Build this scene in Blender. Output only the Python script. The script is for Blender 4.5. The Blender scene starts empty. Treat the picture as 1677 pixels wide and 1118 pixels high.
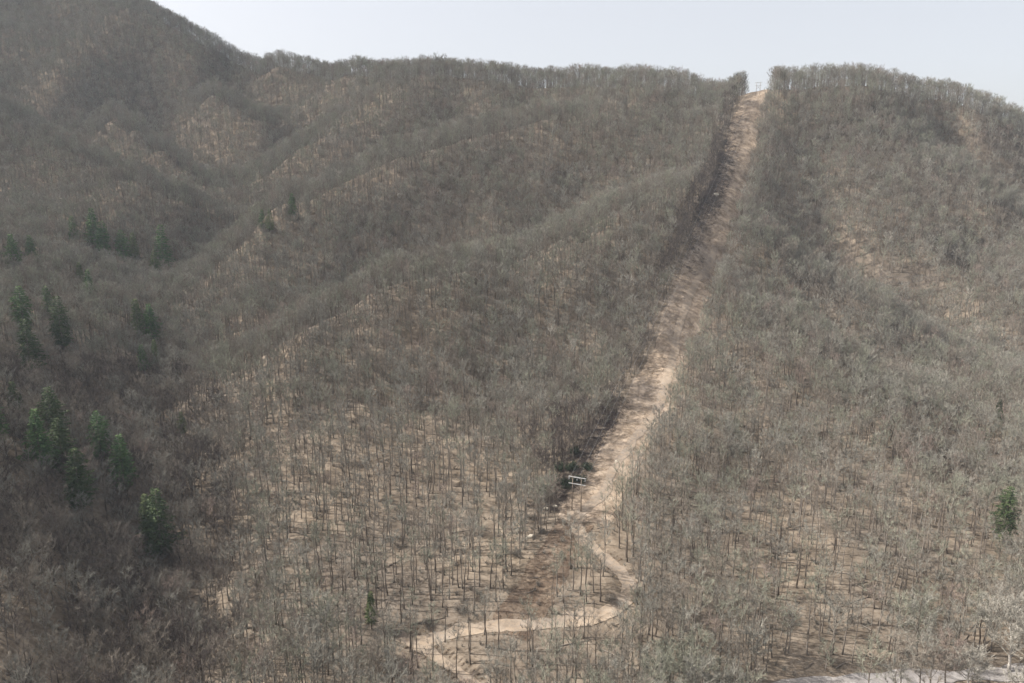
import bpy, bmesh, math, random
import numpy as np
from mathutils import Vector, Matrix

# ------------------------------------------------------------------ camera, sky, sun, exposure
SC = bpy.context.scene
COL = SC.collection
CAM_Z, PITCH, F = 160.0, math.radians(12.0), 1133.0       # F in pixels of the 1677 px wide photograph
cd = bpy.data.cameras.new('camera')
cam = bpy.data.objects.new('camera', cd); COL.objects.link(cam); SC.camera = cam
cam.location = (0, 0, CAM_Z)
cam.rotation_euler = (math.pi / 2 - PITCH, 0, 0)
cd.sensor_width = 36.0
cd.lens = 36.0 * F / 1677.0
cd.clip_start = 1.0; cd.clip_end = 20000.0

SUN_EL, SUN_AZ = math.radians(42), math.radians(-82)      # azimuth measured from +y towards +x
w = bpy.data.worlds.new('World'); SC.world = w; w.use_nodes = True
nt = w.node_tree; nt.nodes.clear()
sky = nt.nodes.new('ShaderNodeTexSky'); sky.sky_type = 'NISHITA'; sky.sun_disc = False
sky.sun_elevation = SUN_EL; sky.sun_rotation = SUN_AZ
sky.air_density = 0.8; sky.dust_density = 9.0; sky.ozone_density = 1.0; sky.altitude = 500
bg = nt.nodes.new('ShaderNodeBackground'); bg.inputs['Strength'].default_value = 0.15
wo = nt.nodes.new('ShaderNodeOutputWorld')
veil = nt.nodes.new('ShaderNodeMix'); veil.data_type = 'RGBA'; veil.inputs[0].default_value = 0.62   # thin high overcast
veil.inputs[7].default_value = (2.98, 2.86, 2.70, 1)
nt.links.new(sky.outputs[0], veil.inputs[6]); nt.links.new(veil.outputs[2], bg.inputs[0]); nt.links.new(bg.outputs[0], wo.inputs[0])

sd = bpy.data.lights.new('sun', 'SUN'); sd.energy = 5.0; sd.angle = math.radians(0.6); sd.color = (1.0, 0.955, 0.89)
sun = bpy.data.objects.new('sun', sd); COL.objects.link(sun)
sdir = Vector((math.sin(SUN_AZ) * math.cos(SUN_EL), math.cos(SUN_AZ) * math.cos(SUN_EL), math.sin(SUN_EL)))
sun.rotation_euler = sdir.to_track_quat('Z', 'Y').to_euler()
sun.location = (-300, 200, 600)
SC.view_settings.view_transform = 'Standard'; SC.view_settings.look = 'None'
SC.view_settings.exposure = 0.98; SC.view_settings.gamma = 1.0
SC.cycles.max_bounces = 5; SC.cycles.diffuse_bounces = 2; SC.cycles.volume_bounces = 0
SC.cycles.use_denoising = True

# ------------------------------------------------------------------ helpers
def tag(o, label=None, cat=None, group=None, kind=None):
    if label: o['label'] = label
    if cat: o['category'] = cat
    if group: o['group'] = group
    if kind: o['kind'] = kind
    return o

def mesh_from(name, verts, faces, mats=(), midx=None, smooth=False):
    me = bpy.data.meshes.new(name)
    me.from_pydata([tuple(v) for v in verts], [], [tuple(f) for f in faces])
    for m in mats: me.materials.append(m)
    if midx is not None: me.polygons.foreach_set('material_index', midx)
    if smooth: me.polygons.foreach_set('use_smooth', [True] * len(me.polygons))
    me.update()
    return me

def link(name, me, parent=None, loc=None):
    o = bpy.data.objects.new(name, me); COL.objects.link(o)
    if parent is not None: o.parent = parent
    if loc is not None: o.location = loc
    return o

def empty(name, loc=(0, 0, 0), rz=0.0, s=1.0):
    o = bpy.data.objects.new(name, None); COL.objects.link(o)
    o.empty_display_size = 1.0
    o.location = loc; o.rotation_euler = (0, 0, rz); o.scale = (s, s, s)
    return o

def ray(px, py):
    """world direction (per metre of +y) of a photograph pixel"""
    u = (px - 838.5) / F; v = (559.0 - py) / F
    dy = math.cos(PITCH) + v * math.sin(PITCH)
    dz = -math.sin(PITCH) + v * math.cos(PITCH)
    return u / dy, dz / dy

def at(px, py, Y):
    a, b = ray(px, py)
    return (a * Y, Y, CAM_Z + b * Y)

def project(x, y, z):
    zz = z - CAM_Z
    fw = y * math.cos(PITCH) - zz * math.sin(PITCH)
    up = y * math.sin(PITCH) + zz * math.cos(PITCH)
    return 838.5 + F * x / fw, 559.0 - F * up / fw

# ------------------------------------------------------------------ terrain: survey points (pixel, depth), with the draw behind each spur crest
CP = [
 # skyline (ground under the ridge-top trees)
 (-150,-110,1190),(0,-80,1170),(100,-50,1150),(200,-8,1115),(280,42,1060),(350,84,1010),(450,115,960),(560,130,915),(680,128,880),
 (800,131,855),(930,147,810),(1050,143,790),(1130,153,775),(1215,163,760),(1250,152,750),(1300,148,750),(1400,146,760),
 (1460,150,765),(1530,166,775),(1600,194,785),(1677,226,790),(1800,270,800),
 # left mountain face
 (100,60,1010),(200,90,965),(50,0,1085),(320,125,955),(100,140,895),(-120,60,1010),(0,95,950),
 # upper middle
 (800,175,790),(650,190,785),(560,220,775),(500,262,750),(1150,220,700),(1130,185,735),
 # face between the two middle spurs
 (700,375,612),(850,320,640),(600,415,585),(480,470,540),(400,545,470),(1000,255,670),(810,385,600),
 # front face of the middle spur
 (600,640,385),(800,640,390),(950,640,392),(500,750,322),(700,750,325),(850,750,328),(420,900,258),(600,900,258),
 (800,900,254),(600,1030,212),(450,1010,222),(1020,540,450),
 # corridor
 (1215,230,680),(1198,320,605),(1165,430,520),(1110,520,455),(1082,620,390),(1040,720,330),(985,790,292),(950,834,275),
 (930,890,250),(860,950,230),(830,1020,210),(760,1118,185),
 # left hillside below
 (0,300,680),(100,350,630),(200,400,590),(285,455,585),(0,420,505),(100,500,458),(190,540,440),(290,575,462),
 (0,600,348),(100,650,352),(200,700,352),(280,740,342),(330,800,308),(0,800,238),(100,850,247),(200,900,256),(300,950,250),
 (0,1000,186),(150,1060,200),(300,1100,200),(-200,800,215),(-200,500,415),(-250,300,640),(-200,1060,190),(400,1100,196),
 # right
 (1300,250,690),(1450,250,690),(1600,230,725),(1450,350,620),(1600,420,590),(1450,450,572),(1560,490,540),(1650,545,500),
 (1150,560,440),(1200,650,385),(1150,750,330),(1300,720,352),(1500,720,350),(1677,700,365),(1100,850,275),(1300,850,277),
 (1500,850,277),(1677,850,282),(1200,950,235),(1400,980,222),(1550,1000,222),(1650,950,240),(1200,1060,200),(1400,1090,192),
 (1550,1095,192),(1677,1080,192),(1850,800,300),(1850,600,440),(1850,450,560),(1850,1000,215),(1850,330,680),
]
CREST = [ # spur crest lines: px, py, depth, distance back to the draw behind, drop into it
 [(1050,335,575,40,2),(950,375,545,50,7),(850,425,515,50,11),(700,460,490,55,15),(600,490,470,55,16),(520,525,450,50,13),
  (430,580,418,40,8),(370,640,388,30,4)],
 [(900,200,720,45,2),(760,230,700,50,6),(650,260,682,50,9),(540,310,652,50,9),(440,360,620,45,7),(380,420,580,40,4)],
 [(350,155,900,45,4),(430,200,850,45,8),(490,250,790,35,5)],
 [(200,190,850,50,8),(270,250,785,50,11),(350,310,730,45,8)],
 [(0,185,825,50,3),(100,235,760,55,8),(200,285,705,55,13),(300,335,650,45,8)],
 [(1580,290,680,35,8),(1640,340,650,35,8),(1720,390,620,30,5)],
 [(1300,430,555,32,6),(1370,480,525,42,11),(1430,520,505,42,11),(1510,560,480,36,9),(1570,610,445,30,4)],
 [(1290,540,460,28,4),(1380,590,430,32,8),(1440,640,405,25,5)],
]
pts = [at(*p) for p in CP]
for line in CREST:
    for p0, p1 in zip(line, line[1:]):
        k = max(1, int(math.hypot(p1[0] - p0[0], p1[1] - p0[1]) / 40))
        for i in range(k + (p1 is line[-1])):
            px, py, Y, dY, drop = (c0 + (c1 - c0) * i / k for c0, c1 in zip(p0, p1))
            x, y, z = at(px, py, Y)
            pts.append((x, y, z)); pts.append((x * (Y + dY) / Y, Y + dY, z - drop * (1.25 if px < 480 and py < 400 else 1.3)))
for p in CP[:22]:                                          # the far side of the ridge falls away
    x, y, z = at(*p); pts.append((x * 1.2, y * 1.16, z - 55))
for x in (-400, -200, 0, 200, 400):
    pts.append((x, 90, CAM_Z - 150)); pts.append((x, -60, CAM_Z - 152))
P = np.array(pts); S = 100.0
def phi(r2):
    return np.where(r2 > 1e-12, 0.5 * r2 * np.log(np.maximum(r2, 1e-12)), 0.0)
_A = P[:, :2] / S
_r2 = ((_A[:, None] - _A[None]) ** 2).sum(-1)
n = len(P)
_K = np.zeros((n + 3, n + 3)); _K[:n, :n] = phi(_r2) + np.eye(n) * 0.004
_K[:n, n] = 1; _K[:n, n + 1:] = _A; _K[n, :n] = 1; _K[n + 1:, :n] = _A.T
_W = np.linalg.solve(_K, np.concatenate([P[:, 2], np.zeros(3)]))

_rs = np.random.RandomState(5)
_waves = []
for wl, amp, k in ((110, 2.4, 7), (52, 1.5, 8), (24, 0.42, 9), (12, 0.16, 8)):
    for _ in range(k):
        a = _rs.uniform(0, 2 * math.pi); l = wl * _rs.uniform(.75, 1.35)
        _waves.append((math.cos(a) * 2 * math.pi / l, math.sin(a) * 2 * math.pi / l, _rs.uniform(0, 6.28), amp * 1.4 / math.sqrt(k)))

XL, YL0, YL1 = 1000.0, -100.0, 1400.0
def H(x, y):
    x = np.atleast_1d(np.asarray(x, float)); y = np.atleast_1d(np.asarray(y, float))
    sh = x.shape; x = x.ravel(); y = y.ravel()
    cx = np.clip(x, -XL, XL); cy = np.clip(y, YL0, YL1)
    out = np.empty(len(x))
    for i in range(0, len(x), 20000):
        q = np.stack([cx[i:i + 20000], cy[i:i + 20000]], 1) / S
        r2 = ((q[:, None] - _A[None]) ** 2).sum(-1)
        out[i:i + 20000] = phi(r2) @ _W[:n] + _W[n] + q @ _W[n + 1:]
    far = np.hypot(x - cx, y - cy)
    out = np.minimum(out, 700)
    out = out * np.exp(-far / 500.0)
    nz = np.zeros(len(x))
    for kx, ky, ph, a in _waves: nz += a * np.sin(kx * x + ky * y + ph)
    far_amp = np.clip((cy - 180) / 300, .35, 1.0) * np.clip(1.5 - cy / 900, .6, 1)
    return (out + nz * far_amp).reshape(sh)

def hit(px, py, y0=120.0):
    a, b = ray(px, py)
    ys = np.arange(y0, 1350, 1.5)
    d = CAM_Z + b * ys - H(a * ys, ys)
    k = np.argmax(d < 0)
    if d[k] >= 0: return None
    t = d[k - 1] / (d[k - 1] - d[k]) if k else 0
    Y = ys[max(k - 1, 0)] + t * 1.5
    return np.array([a * Y, Y, float(H(a * Y, Y)[0])])
#SETTING
# ------------------------------------------------------------------ materials
def new_mat(name):
    m = bpy.data.materials.new(name); m.use_nodes = True
    b = m.node_tree.nodes['Principled BSDF']
    b.inputs['Roughness'].default_value = 0.9
    b.inputs['Specular IOR Level'].default_value = 0.15
    return m, m.node_tree, b

def ramp(t, cols):
    r = t.nodes.new('ShaderNodeValToRGB')
    while len(r.color_ramp.elements) < len(cols): r.color_ramp.elements.new(0.5)
    for e, (p, c) in zip(r.color_ramp.elements, cols): e.position = p; e.color = (*c, 1)
    return r

def noise(t, scale, detail=6, rough=.6, vec=None):
    nz = t.nodes.new('ShaderNodeTexNoise'); nz.inputs['Scale'].default_value = scale
    nz.inputs['Detail'].default_value = detail; nz.inputs['Roughness'].default_value = rough
    if vec is not None: t.links.new(vec, nz.inputs['Vector'])
    return nz

def mix(t, fac, a, b, mode='MIX'):
    m = t.nodes.new('ShaderNodeMix'); m.data_type = 'RGBA'; m.blend_type = mode
    for sock, v in ((m.inputs[0], fac), (m.inputs[6], a), (m.inputs[7], b)):
        if isinstance(v, (int, float)): sock.default_value = v
        elif isinstance(v, tuple): sock.default_value = (*v, 1)
        else: t.links.new(v, sock)
    return m.outputs[2]

def ground_mat(name, c1, c2, c3, big=.02, fine=.55, bump=.5, dark=(.10, .075, .055)):
    m, t, b = new_mat(name)
    g = t.nodes.new('ShaderNodeNewGeometry').outputs['Position']
    n1 = noise(t, big, 5, .6, g); n2 = noise(t, .16, 7, .68, g); n3 = noise(t, fine, 4, .7, g)
    r1 = ramp(t, [(.36, c1), (.5, c2), (.64, c3)]); t.links.new(n2.outputs[0], r1.inputs[0])
    r2 = ramp(t, [(.38, (.82, .82, .84)), (.62, (1.14, 1.1, 1.05))]); t.links.new(n1.outputs[0], r2.inputs[0])
    r3 = ramp(t, [(.42, (0, 0, 0)), (.50, (1, 1, 1))]); t.links.new(n3.outputs[0], r3.inputs[0])
    col = mix(t, 1.0, r1.outputs[0], r2.outputs[0], 'MULTIPLY')
    inv = t.nodes.new('ShaderNodeMath'); inv.operation = 'MULTIPLY_ADD'
    t.links.new(r3.outputs[0], inv.inputs[0]); inv.inputs[1].default_value = -.5; inv.inputs[2].default_value = .5
    col = mix(t, inv.outputs[0], col, dark)
    t.links.new(col, b.inputs['Base Color'])
    bp = t.nodes.new('ShaderNodeBump'); bp.inputs['Strength'].default_value = bump; bp.inputs['Distance'].default_value = .5
    t.links.new(n3.outputs[0], bp.inputs['Height']); t.links.new(bp.outputs[0], b.inputs['Normal'])
    b.inputs['Roughness'].default_value = 1.0; b.inputs['Specular IOR Level'].default_value = 0
    return m

M_LITTER = ground_mat('leaf_litter', (.10, .083, .065), (.16, .134, .106), (.208, .176, .141))
M_STRAW = ground_mat('dead_grass', (.15, .12, .094), (.245, .20, .158), (.32, .268, .215), big=.03, fine=.35, bump=.8, dark=(.13, .10, .07))
M_DIRT = ground_mat('pale_dirt', (.18, .15, .12), (.235, .198, .16), (.28, .238, .195), big=.05, fine=.6, bump=.5, dark=(.28, .215, .155))
M_BROWN = ground_mat('brown_bracken', (.085, .064, .048), (.13, .10, .076), (.19, .153, .118), big=.04, fine=.4, bump=1, dark=(.08, .055, .04))

def wood_mat(name, a, b_, spread=.3):
    """bark and twigs: grows a little lighter or darker from tree to tree"""
    m, t, b = new_mat(name)
    oi = t.nodes.new('ShaderNodeObjectInfo')
    r = ramp(t, [(0, a), (1, b_)]); t.links.new(oi.outputs['Random'], r.inputs[0])
    tc = t.nodes.new('ShaderNodeTexCoord')
    n1 = noise(t, .9, 3, .6, tc.outputs['Object'])
    r2 = ramp(t, [(.35, (1 - spread,) * 3), (.65, (1 + spread,) * 3)]); t.links.new(n1.outputs[0], r2.inputs[0])
    t.links.new(mix(t, 1.0, r.outputs[0], r2.outputs[0], 'MULTIPLY'), b.inputs['Base Color'])
    b.inputs['Roughness'].default_value = .95; b.inputs['Specular IOR Level'].default_value = 0.05
    return m

M_TRUNK = wood_mat('dark_bark', (.10, .08, .065), (.20, .175, .15), .2)
M_TRUNK_PALE = wood_mat('pale_bark', (.28, .26, .23), (.42, .39, .35), .2)
TINT = {
 'grey':  wood_mat('grey_twigs', (.18, .172, .148), (.255, .245, .212)),
 'brown': wood_mat('brown_twigs', (.155, .135, .112), (.22, .194, .163)),
 'green': wood_mat('grey_green_twigs', (.175, .176, .138), (.24, .24, .19)),
 'red':   wood_mat('reddish_twigs', (.20, .16, .137), (.25, .20, .172)),
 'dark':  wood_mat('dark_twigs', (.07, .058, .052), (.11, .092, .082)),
 'pale':  wood_mat('pale_twigs', (.29, .272, .235), (.35, .33, .29)),
}
def needle_mat(name, a, b_, c):
    m, t, b = new_mat(name)
    tc = t.nodes.new('ShaderNodeTexCoord')
    n1 = noise(t, .55, 4, .7, tc.outputs['Object'])
    r = ramp(t, [(.36, a), (.52, b_), (.66, c)]); t.links.new(n1.outputs[0], r.inputs[0])
    t.links.new(r.outputs[0], b.inputs['Base Color'])
    b.inputs['Roughness'].default_value = .7; b.inputs['Specular IOR Level'].default_value = .2
    return m
M_NEEDLE = needle_mat('dark_needles', (.034, .068, .03), (.068, .125, .045), (.12, .19, .062))
M_NEEDLE_LIGHT = needle_mat('yellow_green_needles', (.05, .072, .03), (.09, .118, .048), (.145, .165, .07))
M_LEAF = needle_mat('evergreen_leaves', (.022, .035, .02), (.04, .055, .03), (.065, .085, .045))

def plain_mat(name, col, rough=.7, metal=0.0, var=.15, sc=3.0):
    m, t, b = new_mat(name)
    tc = t.nodes.new('ShaderNodeTexCoord')
    n1 = noise(t, sc, 5, .6, tc.outputs['Object'])
    r = ramp(t, [(.35, tuple(c * (1 - var) for c in col)), (.65, tuple(min(1, c * (1 + var)) for c in col))])
    t.links.new(n1.outputs[0], r.inputs[0]); t.links.new(r.outputs[0], b.inputs['Base Color'])
    b.inputs['Roughness'].default_value = rough; b.inputs['Metallic'].default_value = metal
    return m
M_POLE = plain_mat('weathered_pole', (.20, .16, .125))
M_ARM = plain_mat('galvanised_steel', (.38, .38, .37), .5, 0.0, .08)
M_INS = plain_mat('insulator', (.40, .41, .42), .4)
M_WIRE = plain_mat('conductor', (.30, .30, .30), .5)
M_ROCK = plain_mat('pale_rock', (.48, .43, .35), .95, 0, .3, 1.2)
M_CUT = plain_mat('cut_log', (.40, .31, .21), .9, 0, .25, 2.0)

# ------------------------------------------------------------------ clearing, roads in plan
P_TOWER = hit(962, 836); P_TOP = hit(1235, 158)
_d = (P_TOP - P_TOWER)[:2]; ROW_LEN = float(np.hypot(*_d)); ROW_U = _d / ROW_LEN; ROW_N = np.array([ROW_U[1], -ROW_U[0]])
ROW_HALF = 13.2
def row_coords(x, y):
    dx = np.asarray(x) - P_TOWER[0]; dy = np.asarray(y) - P_TOWER[1]
    return dx * ROW_U[0] + dy * ROW_U[1], dx * ROW_N[0] + dy * ROW_N[1]      # along, across (+ = right)

def spline(ps, step=2.0):
    ps = [np.array(p[:2]) for p in ps]; out = []
    q = [2 * ps[0] - ps[1]] + ps + [2 * ps[-1] - ps[-2]]
    for i in range(1, len(q) - 2):
        k = max(2, int(np.linalg.norm(q[i + 1] - q[i]) / step))
        for j in range(k):
            t = j / k
            out.append(.5 * (2 * q[i] + (q[i + 1] - q[i - 1]) * t + (2 * q[i - 1] - 5 * q[i] + 4 * q[i + 1] - q[i + 2]) * t * t
                             + (3 * q[i] - q[i - 1] - 3 * q[i + 1] + q[i + 2]) * t ** 3))
    out.append(ps[-1]); return np.array(out)
ROAD_PX = [(940, 850), (958, 880), (985, 902), (1012, 928), (1030, 958), (1018, 985), (985, 1003), (930, 1013), (860, 1018), (790, 1024), (730, 1036), (690, 1046), (645, 1032)]
BRANCH_PX = [(668, 1044), (700, 1060), (735, 1082), (762, 1105), (800, 1150)]
TRACK_PX = [(1172, 405), (1148, 455), (1122, 505), (1106, 560), (1092, 620), (1070, 680), (1030, 735), (1003, 775), (990, 805), (968, 826), (945, 845)]
ROAD = spline([hit(*p) for p in ROAD_PX]); BRANCH = spline([hit(*p) for p in BRANCH_PX]); TRACK = spline([hit(*p) for p in TRACK_PX])
GRAVEL = spline([hit(px, py, 90.0) for px, py in ((1225, 1142), (1290, 1125), (1360, 1118), (1440, 1115), (1520, 1112), (1590, 1106), (1680, 1096), (1760, 1080))])
def dist_to(path, x, y):
    x = np.asarray(x); y = np.asarray(y); best = np.full(x.shape, 1e9)
    for p in path[::2]: best = np.minimum(best, np.hypot(x - p[0], y - p[1]))
    return best

_H0 = H
def H(x, y):                                   # the road is benched into the slope, with a low cut bank above it
    x = np.atleast_1d(np.asarray(x, float)); y = np.atleast_1d(np.asarray(y, float))
    z = _H0(x, y)
    near = (y < 330) & (y > 120) & (np.abs(x) < 90)
    if near.any():
        xi, yi = x[near], y[near]
        d = np.minimum(dist_to(ROAD, xi, yi), dist_to(BRANCH, xi, yi))
        z[near] -= 1.3 * np.exp(-(d / 4.2) ** 4)
    return z

# ------------------------------------------------------------------ ground
def axis(segs):
    out = [segs[0][0]]
    for a, b, st in segs:
        k = max(1, int(round((b - a) / st))); out += list(a + (b - a) * (np.arange(k) + 1) / k)
    return np.array(out)
gx = axis([(-1900, -1000, 60), (-1000, -520, 12), (-520, -120, 5), (-120, 160, 2), (160, 620, 5), (620, 1000, 12), (1000, 1900, 60)])
gy = axis([(-900, -100, 50), (-100, 140, 12), (140, 330, 2), (330, 560, 3.5), (560, 1100, 5), (1100, 1400, 12), (1400, 2400, 60)])
GX, GY = np.meshgrid(gx, gy); GZ = H(GX, GY)
nx, ny = len(gx), len(gy)
ii = (np.arange(ny - 1)[:, None] * nx + np.arange(nx - 1)[None]).ravel()
gf = np.stack([ii, ii + 1, ii + nx + 1, ii + nx], 1)
gm = bpy.data.meshes.new('ground')
gm.vertices.add(nx * ny); gm.vertices.foreach_set('co', np.stack([GX, GY, GZ], -1).ravel())
gm.loops.add(gf.size); gm.loops.foreach_set('vertex_index', gf.ravel())
gm.polygons.add(len(gf)); gm.polygons.foreach_set('loop_start', np.arange(len(gf)) * 4)
gm.polygons.foreach_set('use_smooth', [True] * len(gf)); gm.materials.append(M_LITTER); gm.update(calc_edges=True)
tag(link('ground', gm), kind='structure')

def ribbon(name, left, right, mat, lift, across=6):
    """a sheet draped on the ground between two lines in plan"""
    V = []; Fc = []
    k = across + 1
    L = np.array(left); R = np.array(right)
    T = np.linspace(0, 1, k)
    pts2 = L[:, None] * (1 - T)[None, :, None] + R[:, None] * T[None, :, None]
    z = H(pts2[..., 0], pts2[..., 1]) + lift
    V = np.concatenate([pts2, z[..., None]], -1).reshape(-1, 3)
    for i in range(len(L) - 1):
        for j in range(across): a = i * k + j; Fc.append((a, a + 1, a + k + 1, a + k))
    me = mesh_from(name, V, Fc, [mat], smooth=True)
    return tag(link(name, me), kind='structure')

def rag(k, seed, amp):
    r = np.random.RandomState(seed); base = r.randn(k)
    return amp * (np.convolve(base, np.ones(9) / 3, 'same') * .7 + np.convolve(base[::-1], np.ones(3) / 1.7, 'same') * .5)

def path_ribbon(name, path, half, mat, lift, seed, across=5, amp=.35):
    d = np.gradient(path, axis=0); d /= np.linalg.norm(d, axis=1)[:, None]; nn = np.stack([d[:, 1], -d[:, 0]], 1)
    k = len(path); h1 = half + rag(k, seed, amp); h2 = half + rag(k, seed + 1, amp)
    return ribbon(name, path - nn * h1[:, None], path + nn * h2[:, None], mat, lift, across)

s_ = np.arange(-8, ROW_LEN + 60, 2.0)
c_ = P_TOWER[:2][None] + ROW_U[None] * s_[:, None]
wl_ = ROW_HALF - 1 + rag(len(s_), 3, 1.2); wr_ = ROW_HALF - 2 + rag(len(s_), 4, 1.2)
ribbon('cleared_strip', c_ - ROW_N * wl_[:, None], c_ + ROW_N * wr_[:, None], M_STRAW, .12, 16)
s_ = np.arange(-78, -8, 2.0)
c_ = P_TOWER[:2][None] + ROW_U[None] * s_[:, None]
wl_ = 9 + rag(len(s_), 5, 1.3); wr_ = 6 + rag(len(s_), 6, 1.3)
ribbon('brown_strip', c_ - ROW_N * wl_[:, None], c_ + ROW_N * wr_[:, None], M_BROWN, .12, 12)
path_ribbon('dirt_track', TRACK, 2.3, M_DIRT, .26, 21, amp=.6)
path_ribbon('dirt_road', ROAD, 2.9, M_DIRT, .22, 31, amp=.9)
path_ribbon('gravel_road', GRAVEL, 2.6, ground_mat('pale_gravel', (.20, .187, .175), (.265, .25, .24), (.32, .305, .295), fine=.8, dark=(.15, .138, .13)), .24, 51, amp=.7)
path_ribbon('side_road', BRANCH, 2.4, M_DIRT, .30, 41, amp=.9)

# ------------------------------------------------------------------ trees
class Buf:
    def __init__(s): s.v = []; s.f = []; s.n = 0
    def add(s, v, f):
        s.v.append(np.asarray(v, float)); s.f += [tuple(i + s.n for i in q) for q in f]; s.n += len(v)
    def tube(s, ps, rs, k=6):
        ps = [np.asarray(p, float) for p in ps]; ring = []
        for i, (p, r) in enumerate(zip(ps, rs)):
            d = ps[min(i + 1, len(ps) - 1)] - ps[max(i - 1, 0)]; d /= np.linalg.norm(d) + 1e-9
            a = np.cross(d, (1, 0, 0) if abs(d[0]) < .8 else (0, 1, 0)); a /= np.linalg.norm(a); b = np.cross(d, a)
            for j in range(k):
                t = 2 * math.pi * j / k; ring.append(p + r * (a * math.cos(t) + b * math.sin(t)))
        f = []
        for i in range(len(ps) - 1):
            for j in range(k): f.append((i * k + j, i * k + (j + 1) % k, (i + 1) * k + (j + 1) % k, (i + 1) * k + j))
        f.append(tuple(range(k))[::-1]); f.append(tuple((len(ps) - 1) * k + j for j in range(k)))
        s.add(ring, f)
    def verts(s): return np.concatenate(s.v)
    def mesh(s, name, mats, **kw): return mesh_from(name, s.verts(), s.f, mats, **kw)

def unit(v): return v / (np.linalg.norm(v) + 1e-9)

def bare_tree(seed, hgt, base, cw, limbs, subs, twigs, tl, tw, r0=.24):
    """trunk Buf and crown Buf (limbs, branches, twigs); base = where the crown starts, cw = crown half width"""
    R = np.random.RandomState(seed); T = Buf(); C = Buf()
    lean = R.randn(2) * .025 * hgt; k = 7
    zs = np.linspace(0, .86 * hgt, k)
    wob = np.cumsum(R.randn(k, 2) * .17, 0); wob[0] = 0
    tp = np.stack([lean[0] * (zs / hgt) ** 1.5 + wob[:, 0], lean[1] * (zs / hgt) ** 1.5 + wob[:, 1], zs], 1)
    tp[0, 2] = -.8
    tr = r0 * (1 - zs / hgt) ** .8 + .04; tr[0] *= 1.35
    T.tube(tp, tr, 6)
    for i in range(limbs):
        t = (i + R.uniform(.1, .9)) / limbs; z0 = hgt * (base + (.84 - base) * t)
        p0 = np.array([np.interp(z0, zs, tp[:, 0]), np.interp(z0, zs, tp[:, 1]), z0])
        az = i * 2.4 + R.uniform(-.5, .5)
        env = cw * (math.sin(math.pi * min(1, .30 + .62 * t)) ** .7) * R.uniform(.75, 1.15)
        up = env * R.uniform(.6, 1.1) + (hgt - z0) * .35 * t
        d = np.array([math.cos(az), math.sin(az), 0])
        ps = [p0, p0 + d * env * .35 + (0, 0, up * .28), p0 + d * env * .7 + (0, 0, up * .62) + R.randn(3) * .25, p0 + d * env + (0, 0, up) + R.randn(3) * .3]
        rr = max(.05, float(np.interp(z0, zs, tr)) * .5)
        C.tube(ps, [rr, rr * .7, rr * .42, .02], 3)
        for j in range(subs):
            q = R.uniform(.25, 1.0) ** .8; seg = min(int(q * 3), 2); fq = q * 3 - seg
            b0 = ps[seg] * (1 - fq) + ps[seg + 1] * fq
            dd = unit(d * .45 + R.randn(3) * .5 + (0, 0, .9)); L = cw * R.uniform(.28, .5)
            b1 = b0 + dd * L + (0, 0, .15 * L)
            C.tube([b0, b1], [.045, .012], 3)
            u = R.uniform(.15, 1.0, twigs)[:, None]
            s0 = b0 + (b1 - b0) * u
            td = dd * .55 + R.randn(twigs, 3) * .55 + np.array([0, 0, .5]); td /= np.linalg.norm(td, axis=1)[:, None]
            ln = (tl * R.uniform(.5, 1.25, twigs))[:, None]
            sd_ = np.cross(td, R.randn(twigs, 3)); sd_ /= np.linalg.norm(sd_, axis=1)[:, None]
            tri = np.stack([s0 - sd_ * tw * .5, s0 + sd_ * tw * .5, s0 + td * ln], 1).reshape(-1, 3)
            C.add(tri, [(3 * a, 3 * a + 1, 3 * a + 2) for a in range(twigs)])
    return T, C

FORMS = {  # kind of bare tree: several individuals of each
 'full':    [(11 + i, h, b, c, 12, 7, 13, 1.1, .050) for i, (h, b, c) in enumerate([(23, .50, 3.4), (21, .45, 3.7), (24, .55, 3.2), (20, .42, 3.5), (23, .48, 4.1)])],
 'slender': [(31 + i, h, b, c, 8, 6, 9, 1.0, .046) for i, (h, b, c) in enumerate([(22, .62, 2.7), (20, .58, 2.5), (23, .66, 2.9), (18, .55, 2.2), (21, .70, 2.4)])],
 'broad':   [(71 + i, h, b, c, 13, 8, 16, 1.1, .062) for i, (h, b, c) in enumerate([(18, .30, 4.7), (16, .28, 4.3), (20, .35, 5.0)])],
 'low':     [(51 + i, h, b, c, 10, 6, 12, 1.1, .06) for i, (h, b, c) in enumerate([(11, .25, 3.0), (9, .2, 2.8), (13, .3, 3.2)])],
}
TREES = {}
for kind, specs in FORMS.items():
    TREES[kind] = [bare_tree(*s, r0=(.14 if kind == 'low' else (.15, .20, .24, .17, .22)[s[0] % 5])) for s in specs]
_mc = {}
def tree_meshes(kind, i, tint):
    """separate trunk and crown meshes, shared by every tree of this form and tint"""
    if (kind, i) not in _mc: _mc[kind, i] = TREES[kind][i][0].mesh('trunk', [M_TRUNK], smooth=True)
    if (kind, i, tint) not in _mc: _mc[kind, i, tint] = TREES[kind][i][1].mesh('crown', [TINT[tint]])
    return _mc[kind, i], _mc[kind, i, tint]

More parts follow.
